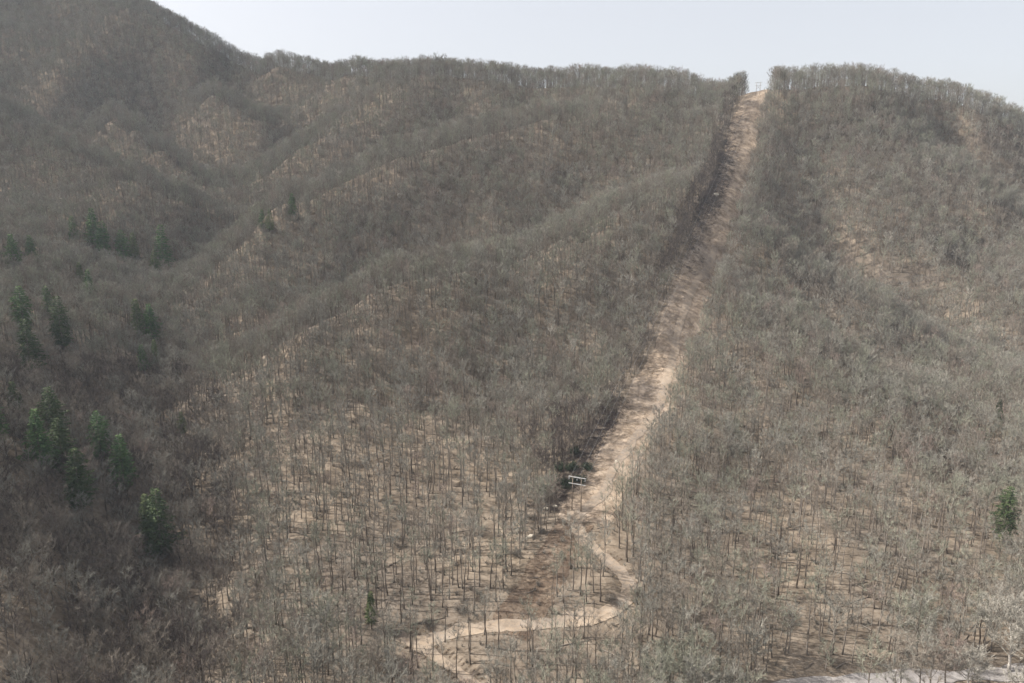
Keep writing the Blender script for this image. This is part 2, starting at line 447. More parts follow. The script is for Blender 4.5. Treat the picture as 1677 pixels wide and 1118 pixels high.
# ---- where trees stand
rng = np.random.RandomState(77)
OPEN = [(640, 840, 230, 190, 1.0), (560, 690, 150, 60, .6), (1370, 890, 290, 150, 1.0), (1230, 660, 130, 50, .7), (1480, 450, 180, 70, .4), (1500, 330, 200, 90, .28),
        (1420, 1010, 150, 60, .7), (700, 330, 200, 60, .28), (930, 540, 70, 60, .5), (860, 1080, 160, 50, .5), (1140, 800, 90, 60, .4)]
def openness(px, py):
    o = np.zeros_like(px)
    for cx, cy, a, b, k in OPEN: o = np.maximum(o, k * np.exp(-(((px - cx) / a) ** 2 + ((py - cy) / b) ** 2) ** 1.5))
    return o
def vnoise(x, y, wl, seed):
    r = np.random.RandomState(seed); v = 0
    for _ in range(6):
        a = r.uniform(0, 6.28); l = wl * r.uniform(.6, 1.6); v = v + np.sin((x * math.cos(a) + y * math.sin(a)) * 6.28 / l + r.uniform(0, 6.28))
    return v / 6 * 1.8

SP = 4.6
X, Y = np.meshgrid(np.arange(-900, 1000, SP), np.arange(112, 1240, SP))
X = (X + rng.uniform(-.46, .46, X.shape) * SP).ravel(); Y = (Y + rng.uniform(-.46, .46, Y.shape) * SP).ravel()
k = np.abs(X) < .82 * Y + 70; X, Y = X[k], Y[k]
Z = H(X, Y)
along, across = row_coords(X, Y)
inrow = (np.abs(across + .8 * np.sin(along / 9)) < ROW_HALF + .5) & (along > -6)
inlow = (np.abs(across + 1.5) < 8.5) & (along <= -6) & (along > -72)
inroad = np.minimum(np.minimum(dist_to(ROAD, X, Y), dist_to(BRANCH, X, Y)), dist_to(TRACK, X, Y)) < 3.6
inroad |= dist_to(GRAVEL, X, Y) < 4.5
inpad = np.hypot(X - P_TOWER[0], Y - P_TOWER[1]) < 9
PX, PY = project(X, Y, Z + 8)
op = openness(PX, PY)
keep = ~(inrow | inlow | inroad | inpad)
edge = (across < -ROW_HALF) & (across > -ROW_HALF - 14) & (along > 0)
keep &= rng.rand(len(X)) < np.where(edge, 1.1, np.where(op > .3, .62, np.where(Y > 430, 1.2, .92))) - .10 * np.clip(vnoise(X, Y, 60, 9), -1, 1)
# beyond what the hill hides there is nothing to see: keep trees whose top shows, and a belt behind each crest
def hidden(X, Y, Zt):
    h = np.zeros(len(X), bool); worst = np.full(len(X), -1e9)
    for t in np.linspace(.12, .985, 60):
        zz = CAM_Z + (Zt - CAM_Z) * t
        worst = np.maximum(worst, _GH(X * t, Y * t) - zz)
    return worst
def _GH(x, y):                                             # fast lookup in the ground grid
    ix = np.clip(np.searchsorted(gx, x) - 1, 0, nx - 2); iy = np.clip(np.searchsorted(gy, y) - 1, 0, ny - 2)
    fx = (x - gx[ix]) / (gx[ix + 1] - gx[ix]); fy = (y - gy[iy]) / (gy[iy + 1] - gy[iy])
    return GZ[iy, ix] * (1 - fx) * (1 - fy) + GZ[iy, ix + 1] * fx * (1 - fy) + GZ[iy + 1, ix] * (1 - fx) * fy + GZ[iy + 1, ix + 1] * fx * fy
keep &= hidden(X, Y, Z + 21) < 7
keep &= (PX > -170) & (PX < 1850)
X, Y, Z, PX, PY, op = (a[keep] for a in (X, Y, Z, PX, PY, op))
N = len(X)
kindr = rng.rand(N); tintr = rng.rand(N)
KIND = np.where(kindr < np.maximum(op * 1.05, .32), 'slender', np.where(rng.rand(N) < .12, 'low', 'full'))
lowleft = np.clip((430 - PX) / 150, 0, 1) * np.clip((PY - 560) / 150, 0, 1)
lowright = np.clip((PX - 1380) / 150, 0, 1) * np.clip((PY - 960) / 100, 0, 1)
bottom = np.clip((PX - 960) / 100, 0, 1) * np.clip((PY - 1040) / 60, 0, 1)
wide = (rng.rand(N) < np.maximum.reduce([lowleft, lowright, bottom]) * .85) & (KIND != 'low'); KIND[wide] = 'broad'
al, ac = row_coords(X, Y)
rim = (ac < 0) & (ac > -ROW_HALF - 9) & (al > 0); KIND[rim & (KIND != 'broad')] = 'full'
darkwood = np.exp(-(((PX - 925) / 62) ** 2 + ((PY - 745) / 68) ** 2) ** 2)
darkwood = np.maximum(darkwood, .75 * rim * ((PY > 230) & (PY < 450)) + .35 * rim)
patch = vnoise(X, Y, 90, 31) * .18
greenish = np.clip(.30 + patch, 0, 1) * (1 - lowleft)
TN = np.where(tintr < greenish, 'green', np.where(tintr < greenish + .28 + .25 * lowleft, 'brown', np.where(tintr > .965 + .01 * patch, 'red', np.where(tintr > .957, 'pale', 'grey'))))
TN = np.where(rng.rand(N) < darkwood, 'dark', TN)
TN[(lowleft > .3) & (rng.rand(N) < .42)] = 'dark'; TN[(TN == 'green') & (lowleft > .3)] = 'brown'  # darker kind of crown, its tint also carrying some of the lower left shade
TN[(TN == 'pale') & (PX < 450)] = 'brown'
VAR = (rng.rand(N) * 1000).astype(int)
SCL = rng.uniform(.88, 1.10, N) * np.where(KIND == 'low', 1.0, 1.0)
SCL[rim & (PY > 200)] *= .85
wall = (np.abs(ac) < ROW_HALF + 12) & (al > ROW_LEN - 60); SCL[wall] = rng.uniform(1.02, 1.12, wall.sum()); KIND[wall] = 'full'
ROT = rng.uniform(0, 6.28, N)
# evergreens and the pylon keep their own ground clear (filled in below)
EVERGREEN = [ # base pixel, height m, form, label
 (270,432,25,'tall','tall dark spruce, broadest tree of the upper evergreen group in the draw'),
 (256,447,13,'light','short yellow green conifer at the foot of the broad dark spruce'),
 (204,424,17,'dark','dark conifer midway between the broad spruce and the pair at the group end'),
 (174,412,18,'dark','dark conifer between two others, third from the left end of the upper group'),
 (157,396,20,'dark','tallest of the thin dark conifers at the left end of the upper group'),
 (122,388,12,'dark','small dark conifer at the far left end of the upper evergreen group'),
 (222,420,14,'light','lighter green conifer just left of the broad dark spruce'),
 (25,428,13,'dark','small dark conifer alone near the left edge of the upper hillside'),
 (54,424,12,'dark','second small dark conifer from the left edge of the upper hillside'),
 (150,486,13,'dark','thin dark conifer alone between the upper group and the middle pairs'),
 (134,462,10,'light','faint yellow green conifer below the upper evergreen group'),
 (444,372,11,'light','bright green conifer of the small far group on the middle spur'),
 (431,368,9,'dark','darker small conifer beside the bright green one on the middle spur'),
 (480,348,12,'dark','thin dark conifer standing uphill of the far group on the middle spur'),
 (42,532,16,'dark','dark conifer above two others at the left edge, halfway down'),
 (81,512,12,'dark','slim conifer uphill of the bushy one at the left, halfway down'),
 (104,554,18,'mid','bushy dark green conifer standing apart at the left, halfway down'),
 (52,592,16,'mid','leaning yellow green conifer below the others at left, halfway down'),
 (228,538,14,'light','yellow green conifer of a close pair in the draw'),
 (250,548,15,'dark','dark conifer of a close pair in the draw'),
 (236,598,9,'dark','tiny dark conifer below the close pair in the draw'),
 (256,586,8,'light','tiny pale green conifer beside the tiny dark one below the close pair'),
 (28,672,11,'mid','small conifer uphill of the big lower left clump, at its left'),
 (92,716,19,'mid','tall yellow green pine at the top of the lower left clump'),
 (70,750,17,'dark','dark pine at the left side of the lower left clump'),
 (106,752,15,'mid','olive pine in the middle of the lower left clump'),
 (168,738,16,'dark','dark pine right of the big clump with bare ground below'),
 (206,786,18,'dark','ragged dark pine between the clump and the lone tall pine'),
 (134,812,17,'mid','bright sided pine at the bottom of the lower left clump'),
 (266,888,20,'mid','tall full pine standing alone lowest on the left hillside'),
 (246,866,13,'light','thinner yellow green pine touching the tall lone pine'),
 (-3,712,13,'dark','dark pine half cut by the left edge of the view'),
 (300,700,7,'light','small pale green conifer beside the draw, right of the pine clump'),
 (609,1004,7,'light','small pale green pine alone on the open tan slope above the road'),
 (1642,862,14,'mid','dark green pine alone on the right slope near the picture edge'),
 (1633,676,6,'mid','tiny green conifer high on the right slope above the lone pine'),
]
EV = []
for px, py, hh, form, lab in EVERGREEN:
    p = hit(px, py)
    if p is None: print('no ground for', px, py); continue
    up = 8.0 if hh > 12 else 6.0                            # the lowest metres stand hidden in the wood
    p = hit(px, py + up * F / np.linalg.norm(p - (0, 0, CAM_Z))); hh = (hh + up) * (1.25 if py < 620 else 1.12)
    EV.append((p, hh, form, lab))
ok = np.ones(N, bool)
# few and slender trees stand downhill of the road and the pylon
def cover(path, rad):
    c = np.array([project(q[0], q[1], H(q[0], q[1])[0]) for q in path[::3]]); best = np.full(N, 1e9)
    for hh_ in (3, 8, 13, 18):
        ax, ay = project(X, Y, Z + hh_)
        for q in c: best = np.minimum(best, np.hypot(ax - q[0], ay - q[1]))
    return best < rad
front = (Y < 300) & (cover(ROAD[len(ROAD) // 3:], 15) | cover(ROAD[len(ROAD) // 8:len(ROAD) // 3], 9) | cover(BRANCH, 15) | cover(np.array([P_TOWER[:2], P_TOWER[:2] + (1, -8), P_TOWER[:2] + (4, 0), P_TOWER[:2] + (6, 6), P_TOWER[:2] + (0, 8)]).repeat(3, 0), 22))
ok &= ~(front & (rng.rand(N) < .75)); KIND[front & (rng.rand(N) < .85)] = 'slender'
low_ = (Y < 275) & cover(P_TOWER[:2][None] + ROW_U[None] * np.arange(-70, -8, 2.0)[:, None] - ROW_N * 4, 18)
ok &= ~(low_ & (rng.rand(N) < .45)); KIND[low_ & (rng.rand(N) < .7)] = 'slender'
for p, hh, form, lab in EV:
    dx = X - p[0]; dy = Y - p[1]
    ok &= np.hypot(dx, dy) > 2.8
    lowk = (np.abs(dx - p[0] / p[1] * dy) < hh * .24) & (dy < 0) & (dy > -30)                # young growth on its downhill side
    KIND[lowk] = 'low'
BIG = hit(1652, 1100, 100.0)
ok &= np.hypot(X - BIG[0], Y - BIG[1]) > 8
ok &= ~((PX > 1230) & (PY > 1120 - 40 * (PX > 1560)))
_lg = ok & (lowleft > .2) & (KIND == 'broad') & (rng.rand(N) < .36); ok &= ~_lg
X, Y, Z, PX, PY, KIND, TN, VAR, SCL, ROT = (a[ok] for a in (X, Y, Z, PX, PY, KIND, TN, VAR, SCL, ROT))
N = len(X)

# ---- the 300 that show largest stand as individual trees
HGT = np.array([FORMS[KIND[i]][VAR[i] % len(FORMS[KIND[i]])][1] * SCL[i] for i in range(N)])
tx, ty = project(X, Y, Z + HGT)
mx, my = project(X, Y, Z + HGT * .6)
inview = (mx > 6) & (mx < 1671) & (my > 8) & (my < 1112)
size = HGT / np.hypot(np.hypot(X, Y), Z - CAM_Z) * inview
near = np.argsort(-size)[:300]
isn = np.zeros(N, bool); isn[near] = True

PLACES = [(60,900,'in the dark wood downhill of the left pine clump'),(60,1060,'in the dark wood at the lower left corner'),(190,1070,'in the dark wood along the bottom edge at left'),
 (190,960,'in the dark wood below the lone tall pine'),(330,1000,'in dark wood beside the foot of the tan slope'),(330,1090,'at the bottom edge where dark wood meets tan slope'),
 (460,960,'at the left border of the open tan slope'),(470,1070,'below the open tan slope and left of the road fork'),(600,960,'around the small pale green pine on the tan slope'),
 (590,1080,'left of the road fork'),(720,960,'on the tan slope above the left end of the road'),(700,1090,'beside the side road below the fork'),
 (840,960,'between the brown strip and the road'),(830,1080,'just below the straight part of the dirt road'),(960,1080,'below the dirt road before its bend'),
 (960,950,'inside the bend of the dirt road'),(1080,960,'outside the bend of the dirt road'),(1080,1080,'downhill of the outer road bend'),
 (1200,950,'on the tan slope right of the road bend'),(1200,1070,'at the bottom edge right of the road bend'),(1330,960,'in the middle of the tan slope at right'),
 (1330,1080,'at the bottom edge below the tan slope at right'),(1460,960,'at the right side of the right tan slope'),(1470,1080,'at the bottom edge left of the big pale tree'),
 (1600,950,'downhill of the lone pine near the right edge'),(1600,1060,'beside the big pale tree in the corner')]
LOOK = {'grey': 'grey', 'brown': 'brown', 'green': 'grey green', 'red': 'reddish', 'pale': 'whitish', 'dark': 'dark'}
SHAPE = {'full': 'broad bare tree', 'slender': 'slender bare tree', 'low': 'low young bare tree', 'broad': 'wide rounded bare tree'}
for i in near:
    kd = str(KIND[i]); v = int(VAR[i]) % len(FORMS[kd]); tn = str(TN[i])
    o = empty('bare_tree', (X[i], Y[i], Z[i]), ROT[i], SCL[i])
    where = min(PLACES, key=lambda q: math.hypot(q[0] - mx[i], q[1] - my[i]))[2]
    tag(o, '%s %s %s' % (LOOK[tn], SHAPE[kd], where), 'tree', 'bare hardwood trees on the lower slopes')
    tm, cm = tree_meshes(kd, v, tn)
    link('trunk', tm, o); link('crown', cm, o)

# ---- the rest of the wood reads as one mass: one object, trees instanced on its points
protos = bpy.data.collections.new('tree_forms'); order = []
for kd in FORMS:
    for v in range(len(FORMS[kd])):
        T, C = TREES[kd][v]
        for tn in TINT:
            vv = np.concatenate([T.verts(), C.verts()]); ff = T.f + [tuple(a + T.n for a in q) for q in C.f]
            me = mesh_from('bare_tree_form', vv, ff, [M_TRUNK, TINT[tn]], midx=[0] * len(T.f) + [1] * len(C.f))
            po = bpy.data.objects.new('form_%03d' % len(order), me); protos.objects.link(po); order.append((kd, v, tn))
idx = {k_: i for i, k_ in enumerate(order)}
rest = np.where(~isn)[0]
fm = bpy.data.meshes.new('forest')
fm.vertices.add(len(rest)); fm.vertices.foreach_set('co', np.stack([X[rest], Y[rest], Z[rest] - .2], 1).ravel())
a = fm.attributes.new('form', 'INT', 'POINT')
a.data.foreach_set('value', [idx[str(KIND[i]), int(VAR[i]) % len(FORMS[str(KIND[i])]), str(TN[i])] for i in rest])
a = fm.attributes.new('turn', 'FLOAT_VECTOR', 'POINT')
tilt = rng.randn(len(rest), 2) * .03
a.data.foreach_set('vector', np.stack([tilt[:, 0], tilt[:, 1], ROT[rest]], 1).ravel())
a = fm.attributes.new('size', 'FLOAT', 'POINT'); a.data.foreach_set('value', SCL[rest])
forest = tag(link('forest', fm), kind='stuff')
ng = bpy.data.node_groups.new('plant_trees', 'GeometryNodeTree')
ng.interface.new_socket('Geometry', in_out='INPUT', socket_type='NodeSocketGeometry')
ng.interface.new_socket('Geometry', in_out='OUTPUT', socket_type='NodeSocketGeometry')
gi = ng.nodes.new('NodeGroupInput'); go = ng.nodes.new('NodeGroupOutput')
ip = ng.nodes.new('GeometryNodeInstanceOnPoints'); ci = ng.nodes.new('GeometryNodeCollectionInfo')
ci.inputs['Collection'].default_value = protos; ci.inputs['Separate Children'].default_value = True; ci.inputs['Reset Children'].default_value = True
def named(nm, typ):
    q = ng.nodes.new('GeometryNodeInputNamedAttribute'); q.data_type = typ; q.inputs['Name'].default_value = nm
    return [o_ for o_ in q.outputs if o_.enabled and o_.name == 'Attribute'][0]
ng.links.new(gi.outputs[0], ip.inputs['Points']); ng.links.new(ci.outputs[0], ip.inputs['Instance'])
ip.inputs['Pick Instance'].default_value = True
ng.links.new(named('form', 'INT'), ip.inputs['Instance Index'])
ng.links.new(named('turn', 'FLOAT_VECTOR'), ip.inputs['Rotation'])
ng.links.new(named('size', 'FLOAT'), ip.inputs['Scale'])
ng.links.new(ip.outputs[0], go.inputs[0])
md = forest.modifiers.new('plant_trees', 'NODES'); md.node_group = ng
print('trees', N, 'forest', len(rest))

# ---- evergreens
def conifer(seed, hgt, wid, gap=.12, light=False):
    R = np.random.RandomState(seed); T = Buf(); C = Buf()
    T.tube([(0, 0, -.8), (0, 0, hgt * .5), (.1, 0, hgt * .97)], [.26, .16, .03], 6)
    z = hgt * gap; lob = R.uniform(0, 6.28, 3)
    while z < hgt * .985:
        t = (z / hgt - gap) / (1 - gap)
        env = wid * (1 - t) ** .8 * (.45 + .55 * min(1, t * 5)) * R.uniform(.78, 1.1)
        nb = 6 if t < .8 else 5; a0 = R.uniform(0, 6.28)
        for b in range(nb):
            az = a0 + 6.28 * b / nb + R.uniform(-.3, .3)
            L = (env * (1 + .22 * math.sin(az * 2 + lob[0] + t * 4) + .15 * math.sin(az * 3 + lob[1])) + .25) * R.uniform(.75, 1.15)
            d = np.array([math.cos(az), math.sin(az), 0]); sd_ = np.array([-d[1], d[0], 0])
            p0 = np.array([0, 0, z]); tip = p0 + d * L + (0, 0, (.25 * t - .18) * L)
            C.tube([p0, tip], [.05, .012], 3)
            m = max(7, int(L * 12))
            for _ in range(m):
                u = R.uniform(.18, 1.02); w_ = .42 * (1.15 - u) * L * .6 + .22
                c0 = p0 + (tip - p0) * u + sd_ * R.uniform(-1, 1) * w_ + (0, 0, R.uniform(-.15, .12))
                f_ = unit(d * .7 + sd_ * R.uniform(-.9, .9) + (0, 0, R.uniform(-.5, .35)))
                g_ = unit(np.cross(f_, R.randn(3))); l = R.uniform(.35, .65)
                C.add([c0 - g_ * .085, c0 + g_ * .085, c0 + f_ * l + g_ * .04, c0 + f_ * l - g_ * .04], [(0, 1, 2, 3)])
        z += hgt * R.uniform(.028, .042)
    return T, C
CF = {}
for form, mat, wr, gap in (('tall', M_NEEDLE, .25, .08), ('dark', M_NEEDLE, .24, .16), ('mid', None, .27, .12), ('light', M_NEEDLE_LIGHT, .21, .18)):
    if mat is None: mat = needle_mat('green_needles', (.03, .05, .022), (.055, .08, .032), (.09, .12, .045))
    CF[form] = []
    for s_i in range(3):
        T, C = conifer(200 + s_i * 7 + len(form), 16, 16 * wr * (1 + .12 * (s_i - 1)), gap)
        CF[form].append((T.mesh('trunk', [M_TRUNK], smooth=True), C.mesh('crown', [mat])))
for i, (p, hh, form, lab) in enumerate(EV):
    o = empty('conifer', tuple(p), i * 1.3, hh / 16.0)
    tag(o, lab, 'conifer', 'conifers scattered through the bare wood')
    tm, cm = CF[form][i % 3]
    link('trunk', tm, o); link('crown', cm, o)

# ---- the big pale tree low in the right corner, and pale crowns along the bottom edge
def special(p, seed, spec, tint, bark, lab, cat='tree', s=1.0, r0=.35):
    T, C = bare_tree(seed, *spec, r0=r0)
    o = empty('bare_tree', tuple(p), 0, s); tag(o, lab, cat)
    link('trunk', T.mesh('trunk', [bark], smooth=True), o); link('crown', C.mesh('crown', [TINT[tint]]), o)
special(BIG, 901, (21, .22, 8.5, 30, 16, 34, 1.2, .075), 'pale', M_TRUNK_PALE, 'biggest pale rounded bare tree low in the right hand corner', r0=.42)
for k_, (px, py, s, lab) in enumerate([(1582, 1128, .8, 'pale bare tree touching the foot of the biggest pale tree'),
                                       (1675, 1165, .75, 'pale treetop cut by the bottom right corner')]):
    special(hit(px, py, 90.0), 910 + k_, (15, .2, 6.2, 22, 14, 30, 1.1, .08), 'pale', M_TRUNK_PALE, lab, s=s, r0=.3)
#OBJECTS

# ------------------------------------------------------------------ pylons and their line
def pylon(p, lab, yaw, hgt, span):
    o = empty('power_pylon', tuple(p), yaw); tag(o, lab, 'pylon')
    for sx in (-span * .27, span * .27):
        b = Buf(); b.tube([(sx, 0, -1), (sx * .97, 0, hgt * .5), (sx * .94, 0, hgt)], [.23, .19, .15], 8)
        link('pole', b.mesh('pole', [M_POLE], smooth=True), o)
    for z, L in ((hgt - .25, span), (hgt - 3.3, span)):
        me = bpy.data.meshes.new('crossarm'); V = []; Fc = []
        for yo in (-.18, .18):
            x0, x1, y0, y1, z0, z1 = -L / 2, L / 2, yo - .06, yo + .06, z - .11, z + .11
            q = len(V); V += [(x, y, zz) for x in (x0, x1) for y in (y0, y1) for zz in (z0, z1)]
            Fc += [tuple(q + a for a in f) for f in ((0, 1, 3, 2), (4, 6, 7, 5), (0, 4, 5, 1), (2, 3, 7, 6), (0, 2, 6, 4), (1, 5, 7, 3))]
        link('crossarm', mesh_from('crossarm', V, Fc, [M_ARM]), o)
    for a, c in (((-span * .26, 0, hgt - 3.2), (span * .26, 0, hgt - 6.8)), ((span * .26, .1, hgt - 3.2), (-span * .26, .1, hgt - 6.8))):
        b = Buf(); b.tube([a, c], [.09, .09], 5); link('brace', b.mesh('brace', [M_POLE]), o)
    for x in (-span * .47, -.45 * span * .27, 0, .45 * span * .27, span * .47):
        if abs(x) in (.45 * span * .27,): 
            b = Buf(); b.tube([(x * 2.1, .05, hgt - .9), (x * .25, .05, hgt - .4)], [.07, .07], 5); link('knee_brace', b.mesh('knee_brace', [M_ARM]), o); continue
        b = Buf(); zt = hgt - .45; zs_ = [zt]; rs_ = [.05]
        for i in range(8): zs_ += [zt - .1 - i * .15, zt - .16 - i * .15]; rs_ += [.19, .07]
        b.tube([(x, 0, z) for z in zs_], rs_, 8); link('insulator', b.mesh('insulator', [M_INS], smooth=True), o)
    return [Vector(o.location) + Matrix.Rotation(yaw, 3, 'Z') @ Vector((x, 0, hgt - 1.75)) for x in (-span * .47, 0, span * .47)]
YAW = -math.atan2(ROW_U[0], ROW_U[1]) + .02
pa = pylon(hit(944, 836), 'near two pole power pylon with pale double crossarms at the foot of the clearing', YAW, 15.5, 7.6)
pb = pylon(hit(1241, 156), 'distant two pole power pylon on the ridge at the top of the clearing', YAW, 13.0, 7.0)
for i, (a, b_) in enumerate(zip(pa, pb)):
    ps = []
    for t in np.linspace(0, 1, 60):
        p = a.lerp(b_, t); ps.append((p.x, p.y, p.z - 4 * 9 * t * (1 - t)))
    b = Buf(); b.tube(ps, [.022] * 60, 5)
    tag(link('power_line', b.mesh('power_line', [M_WIRE])), 'thin grey %s wire strung up the clearing between the two pylons' % ('left hand', 'middle', 'right hand')[i], 'power line', 'wires between the pylons')

# ------------------------------------------------------------------ bushes, brush, debris
def bush(p, seed, rad, hgt, mat, leaf, stems, name, lab, group=None, n_=700):
    R = np.random.RandomState(seed); o = empty(name, tuple(p), 0); tag(o, lab, 'bush', group)
    S_ = Buf(); C = Buf(); tips = []
    for i in range(stems):
        az = R.uniform(0, 6.28); d = np.array([math.cos(az), math.sin(az), 0]); q = R.uniform(.2, 1) ** .6
        tip = d * rad * q + (0, 0, hgt * math.sqrt(max(.06, 1 - q * q * .85)) * R.uniform(.75, 1.05))
        S_.tube([d * .15 - (0, 0, .4), tip * (.4, .4, .55), tip], [.07, .045, .012], 3); tips.append(tip)
    for _ in range(n_):
        t = tips[R.randint(len(tips))] * R.uniform(.45, 1.0); c = t + R.randn(3) * rad * .13
        f_ = unit(R.randn(3) + (0, 0, .5)); g_ = unit(np.cross(f_, R.randn(3)))
        if leaf: C.add([c - g_ * .13, c + f_ * .2, c + g_ * .13, c - f_ * .2], [(0, 1, 2, 3)])
        else: C.add([c - g_ * .03, c + g_ * .03, c + f_ * R.uniform(.6, 1.2)], [(0, 1, 2)])
    link('stems', S_.mesh('stems', [M_TRUNK]), o); link('foliage' if leaf else 'twigs', C.mesh('foliage', [mat]), o)
for i, (px, py, rr, hh, lab) in enumerate([
    (928,800,4.2,5.5,'large dark evergreen bush straight behind the near pylon'),
    (908,790,3.6,4.6,'dark evergreen bush uphill and left of the near pylon'),
    (950,790,3.4,4.4,'dark evergreen bush between the near pylon and the track'),
    (935,770,3.6,5.0,'dark evergreen bush highest behind the near pylon'),
    (915,770,3.6,4.6,'dark evergreen bush at the top left of the cluster behind the pylon'),
    (962,770,3.2,4.4,'dark evergreen bush at the top right of the cluster, nearest the track'),
    (890,806,3.0,3.6,'dark evergreen bush farthest left in the cluster behind the pylon'),
    (940,745,3.4,4.6,'dark evergreen bush set apart uphill of the cluster behind the pylon'),
    ]):
    bush(hit(px, py), 600 + i, rr, hh, M_LEAF, True, 26, 'evergreen_bush', lab, 'dark bushes near the pylon', 1500)
for i, (px, py, rr, hh, lab) in enumerate([
    (655,1092,4.0,3.0,'dark tangled bare bush on the bank below the road fork'),
    (640,1100,2.6,2.2,'small bare bush left of the tangled one below the fork'),
    (648,1040,2.4,1.8,'dark bare bush at the left end of the dirt road'),
    (700,1022,2.4,1.8,'dark bare bush on the bank just above the left end of the road'),
    (752,1000,2.8,2.2,'bare bush above the road where the brown strip ends'),
    (1000,985,2.4,2.4,'dark bare bush on the inner side of the road bend'),
    (1045,975,2.6,2.4,'dark bare bush on the outer side of the road bend'),
    (886,872,2.4,1.8,'low bare bush on the left edge of the brown strip'),
    (842,908,2.8,2.0,'bare bush where the tan slope meets the middle of the brown strip'),
    (870,850,2.6,2.4,'bare bush left of the pale landing at the pylon foot')]):
    bush(hit(px, py), 640 + i, rr, hh, TINT['brown'], False, 40, 'bare_bush', lab, 'bare bushes along the road', 900)

BR = Buf(); R = np.random.RandomState(5); sel = []
def tuft(p, s, n_, up):
    for _ in range(n_):
        f_ = unit(R.randn(3) * (1, 1, .6) + (0, 0, up)); g_ = unit(np.cross(f_, R.randn(3)))
        c = np.asarray(p) + R.randn(3) * (s * .35, s * .35, .05)
        BR.add([c - g_ * .05, c + g_ * .05, c + f_ * s * R.uniform(.5, 1.1)], [(0, 1, 2)])
        sel.append(cur)
q_al = np.concatenate([R.uniform(2, ROW_LEN, 3500), ROW_LEN * (.69 + .17 * (R.rand(3200) + R.rand(3200) + R.rand(3200) - 1.5) / .9), R.uniform(-72, 0, 420), R.uniform(-4, 105, 1100)])
q_ac = np.concatenate([R.uniform(-14, 14, 3500), R.triangular(-19, -13.5, 1.5, 3200), R.uniform(-9, 6, 420), R.triangular(-30, -14, -7, 1100)])
qx = P_TOWER[0] + ROW_U[0] * q_al + ROW_N[0] * q_ac; qy = P_TOWER[1] + ROW_U[1] * q_al + ROW_N[1] * q_ac
for path, half in ((ROAD, 2.9), (BRANCH, 2.4), (TRACK, 2.3)):              # tufts fringing the tracks
    jj = R.randint(1, len(path) - 1, 420); dd = path[jj + 1] - path[jj - 1]; dd /= np.linalg.norm(dd, axis=1)[:, None]
    sgn = R.choice([-1, 1], 420) * (half + R.uniform(-.5, 1.6, 420)); pp = path[jj] + np.stack([dd[:, 1], -dd[:, 0]], 1) * sgn[:, None]
    qx = np.concatenate([qx, pp[:, 0]]); qy = np.concatenate([qy, pp[:, 1]])
qz = H(qx, qy); qd = np.minimum(dist_to(TRACK, qx, qy), dist_to(ROAD, qx, qy))
for i in range(len(qx)):
    if i >= 8220: cur = R.choice([0, 1, 1, 2]); tuft((qx[i], qy[i], qz[i]), R.uniform(.35, .8), 10, .9); continue
    if qd[i] < 2.8: continue
    if i < 3500: cur = 0 if R.rand() < .6 else 1; tuft((qx[i], qy[i], qz[i]), R.uniform(.5, 1.1), 12, .9)
    elif i < 6700 or i >= 7120: cur = 2; tuft((qx[i], qy[i], qz[i]), R.uniform(1.0, 2.6), 26, .7)
    else: cur = 1; tuft((qx[i], qy[i], qz[i]), R.uniform(.6, 1.3), 16, .8)
M_B0 = plain_mat('straw_tuft', (.40, .31, .20)); M_B1 = plain_mat('rust_bracken', (.17, .115, .075)); M_B2 = plain_mat('dark_brush', (.085, .066, .06))
tag(link('brush', BR.mesh('brush', [M_B0, M_B1, M_B2], midx=sel)), kind='stuff')

def lump(p, seed, rx, ry, rz, lab, rot=0):
    R = np.random.RandomState(seed); bm = bmesh.new(); bmesh.ops.create_icosphere(bm, subdivisions=3, radius=1)
    pl = [(unit(R.randn(3)), R.uniform(.55, .8)) for _ in range(9)]
    for v in bm.verts:
        c = np.array(v.co)
        for nn, dd in pl:
            k_ = c @ nn
            if k_ > dd: c = c - nn * (k_ - dd)
        v.co = c * (rx, ry, rz)
    me = bpy.data.meshes.new('boulder'); bm.to_mesh(me); bm.free(); me.materials.append(M_ROCK)
    o = link('boulder', me, None, (p[0], p[1], p[2] + rz * .25)); o.rotation_euler = (0, 0, rot)
    tag(o, lab, 'boulder', 'pale boulders near the pylon')
lump(hit(894, 834), 1, 1.5, 1.0, 1.1, 'pale boulder farthest left of the pylon foot', .6)
lump(hit(909, 830), 2, 1.4, .8, .8, 'pale flat boulder between the leftmost boulder and the pylon', -.5)
lump(hit(868, 880), 3, 2.0, 1.3, 1.1, 'pale rock on the brown strip below the pylon', .3)
lump(hit(1173, 320), 5, 2.6, 1.6, 2.0, 'pale rock in the dark brush high on the left of the clearing', .2)
lump(hit(1009, 757), 6, 1.0, .7, .8, 'whitish rock beside the track uphill of the pylon', .2)

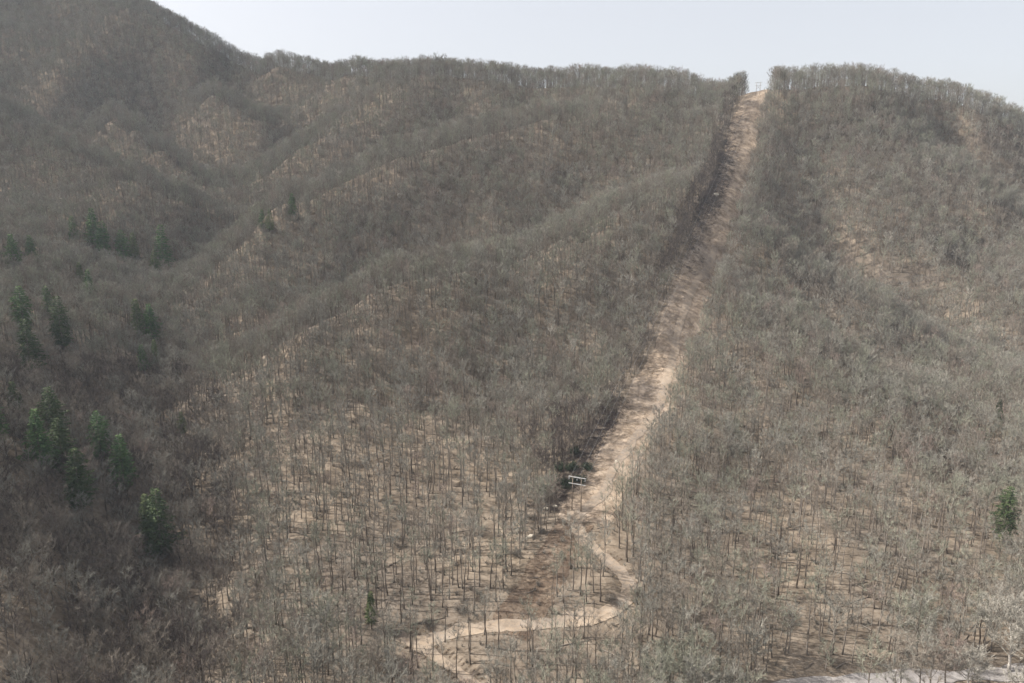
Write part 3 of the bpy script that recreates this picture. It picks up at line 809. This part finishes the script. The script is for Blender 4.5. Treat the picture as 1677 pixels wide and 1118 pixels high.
# low undergrowth and branches added as dark shadow streaks on the forest floor: uncountable, one object
UF = bpy.data.collections.new('undergrowth_forms')
for i in range(5):
    R = np.random.RandomState(800 + i); B = Buf()
    if i < 3:                                              # twiggy sapling clump
        for _ in range(9):
            d = unit(R.randn(3) * (.5, .5, .1) + (0, 0, 1)); L = R.uniform(.8, 2.6); B.tube([(0, 0, -.2), d * L], [.03, .01], 3)
            for _ in range(16):
                c = d * L * R.uniform(.3, 1); f_ = unit(R.randn(3) + (0, 0, .6)); g_ = unit(np.cross(f_, R.randn(3)))
                B.add([c - g_ * .03, c + g_ * .03, c + f_ * R.uniform(.4, .9)], [(0, 1, 2)])
    else:                                                  # dark limb with side branches, added as a trunk shadow streak
        L = 3.2 + i; B.tube([(-L / 2, 0, .15), (0, .2, .25), (L / 2, 0, .2)], [.16, .12, .05], 5)
        for _ in range(8):
            x = R.uniform(-.2, .5) * L; B.tube([(x, 0, .2), (x + R.uniform(.3, 1), R.uniform(-1, 1), R.uniform(.2, 1))], [.05, .015], 3)
    UF.objects.link(bpy.data.objects.new('undergrowth_form_%d' % i, B.mesh('undergrowth_form', [TINT['brown'] if i < 2 else (TINT['grey'] if i == 2 else M_TRUNK)])))
R = np.random.RandomState(91); q = 26000
ux = R.uniform(-420, 520, q); uy = 150 + 420 * R.rand(q) ** 1.3; uz = H(ux, uy); upx, upy = project(ux, uy, uz)
ual, uac = row_coords(ux, uy)
kk = (upx > -60) & (upx < 1740) & (upy < 1180) & ~((np.abs(uac) < ROW_HALF) & (ual > -8)) & (np.minimum(dist_to(ROAD, ux, uy), dist_to(BRANCH, ux, uy)) > 3.5)
kk &= (R.rand(q) < .35 + .5 * openness(upx, upy) + .25 * vnoise(ux, uy, 30, 12))
ux, uy, uz = ux[kk], uy[kk], uz[kk]; q = len(ux); frm = R.choice(5, q, p=[.27, .25, .2, .16, .12])
um = bpy.data.meshes.new('undergrowth'); um.vertices.add(q); um.vertices.foreach_set('co', np.stack([ux, uy, uz], 1).ravel())
a = um.attributes.new('form', 'INT', 'POINT'); a.data.foreach_set('value', frm)
a = um.attributes.new('turn', 'FLOAT_VECTOR', 'POINT'); a.data.foreach_set('vector', np.stack([np.zeros(q), np.zeros(q), R.uniform(0, 6.28, q)], 1).ravel())
a = um.attributes.new('size', 'FLOAT', 'POINT'); a.data.foreach_set('value', R.uniform(.6, 1.3, q))
ug = tag(link('undergrowth', um), kind='stuff')
ng2 = ng.copy()
[x for x in ng2.nodes if x.bl_idname == 'GeometryNodeCollectionInfo'][0].inputs['Collection'].default_value = UF
md = ug.modifiers.new('plant_undergrowth', 'NODES'); md.node_group = ng2

# dark logs added on the slopes in place of trunk shadow streaks
STREAK_LOGS = [(1190,872,-.2),(1290,905,.1),(1400,985,.3),(620,905,-.1),(520,1005,.2),(760,870,0),(1580,1050,.8),(700,1018,.15),(1230,960,-.3),(935,1055,.1)]
LTXT = ['at the upper left of the right tan slope','in the upper middle of the right tan slope','low on the right tan slope','in the middle of the left tan slope',
        'at the lower left of the left tan slope','at the right of the left tan slope','under the big pale tree','on the bank above the left end of the road',
        'right of the outer road bend','just below the straight part of the road']
for i, (px, py, a) in enumerate(STREAK_LOGS):
    p = hit(px, py); d = np.array([math.cos(a), math.sin(a)]); ps = []
    for t in np.linspace(-6, 6, 7):
        x, y = p[:2] + d * t; ps.append((x, y, float(H(x, y)[0]) + .2))
    b = Buf(); b.tube(ps, np.linspace(.3, .12, 7), 7)
    tag(link('shadow_streak_log', b.mesh('shadow_streak_log', [M_TRUNK], smooth=True)), 'dark log added as a trunk shadow streak ' + LTXT[i], 'log', 'logs added as trunk shadow streaks')

# ------------------------------------------------------------------ haze
top = float(max(GZ.max(), CAM_Z)) + 45; bot = float(GZ.min()) - 1
V = [(x, y, z) for x in (-2000, 2000) for y in (-1000, 2500) for z in (bot, top)]
hz = link('haze', mesh_from('haze', V, [(0, 1, 3, 2), (4, 6, 7, 5), (0, 4, 5, 1), (2, 3, 7, 6), (0, 2, 6, 4), (1, 5, 7, 3)]))
tag(hz, kind='stuff'); m = bpy.data.materials.new('haze'); m.use_nodes = True; t = m.node_tree; t.nodes.clear()
pv = t.nodes.new('ShaderNodeVolumePrincipled'); pv.inputs['Density'].default_value = .00007
pv.inputs['Color'].default_value = (.74, .86, 1.0, 1); pv.inputs['Anisotropy'].default_value = 0
om = t.nodes.new('ShaderNodeOutputMaterial'); t.links.new(pv.outputs[0], om.inputs['Volume']); hz.data.materials.append(m)
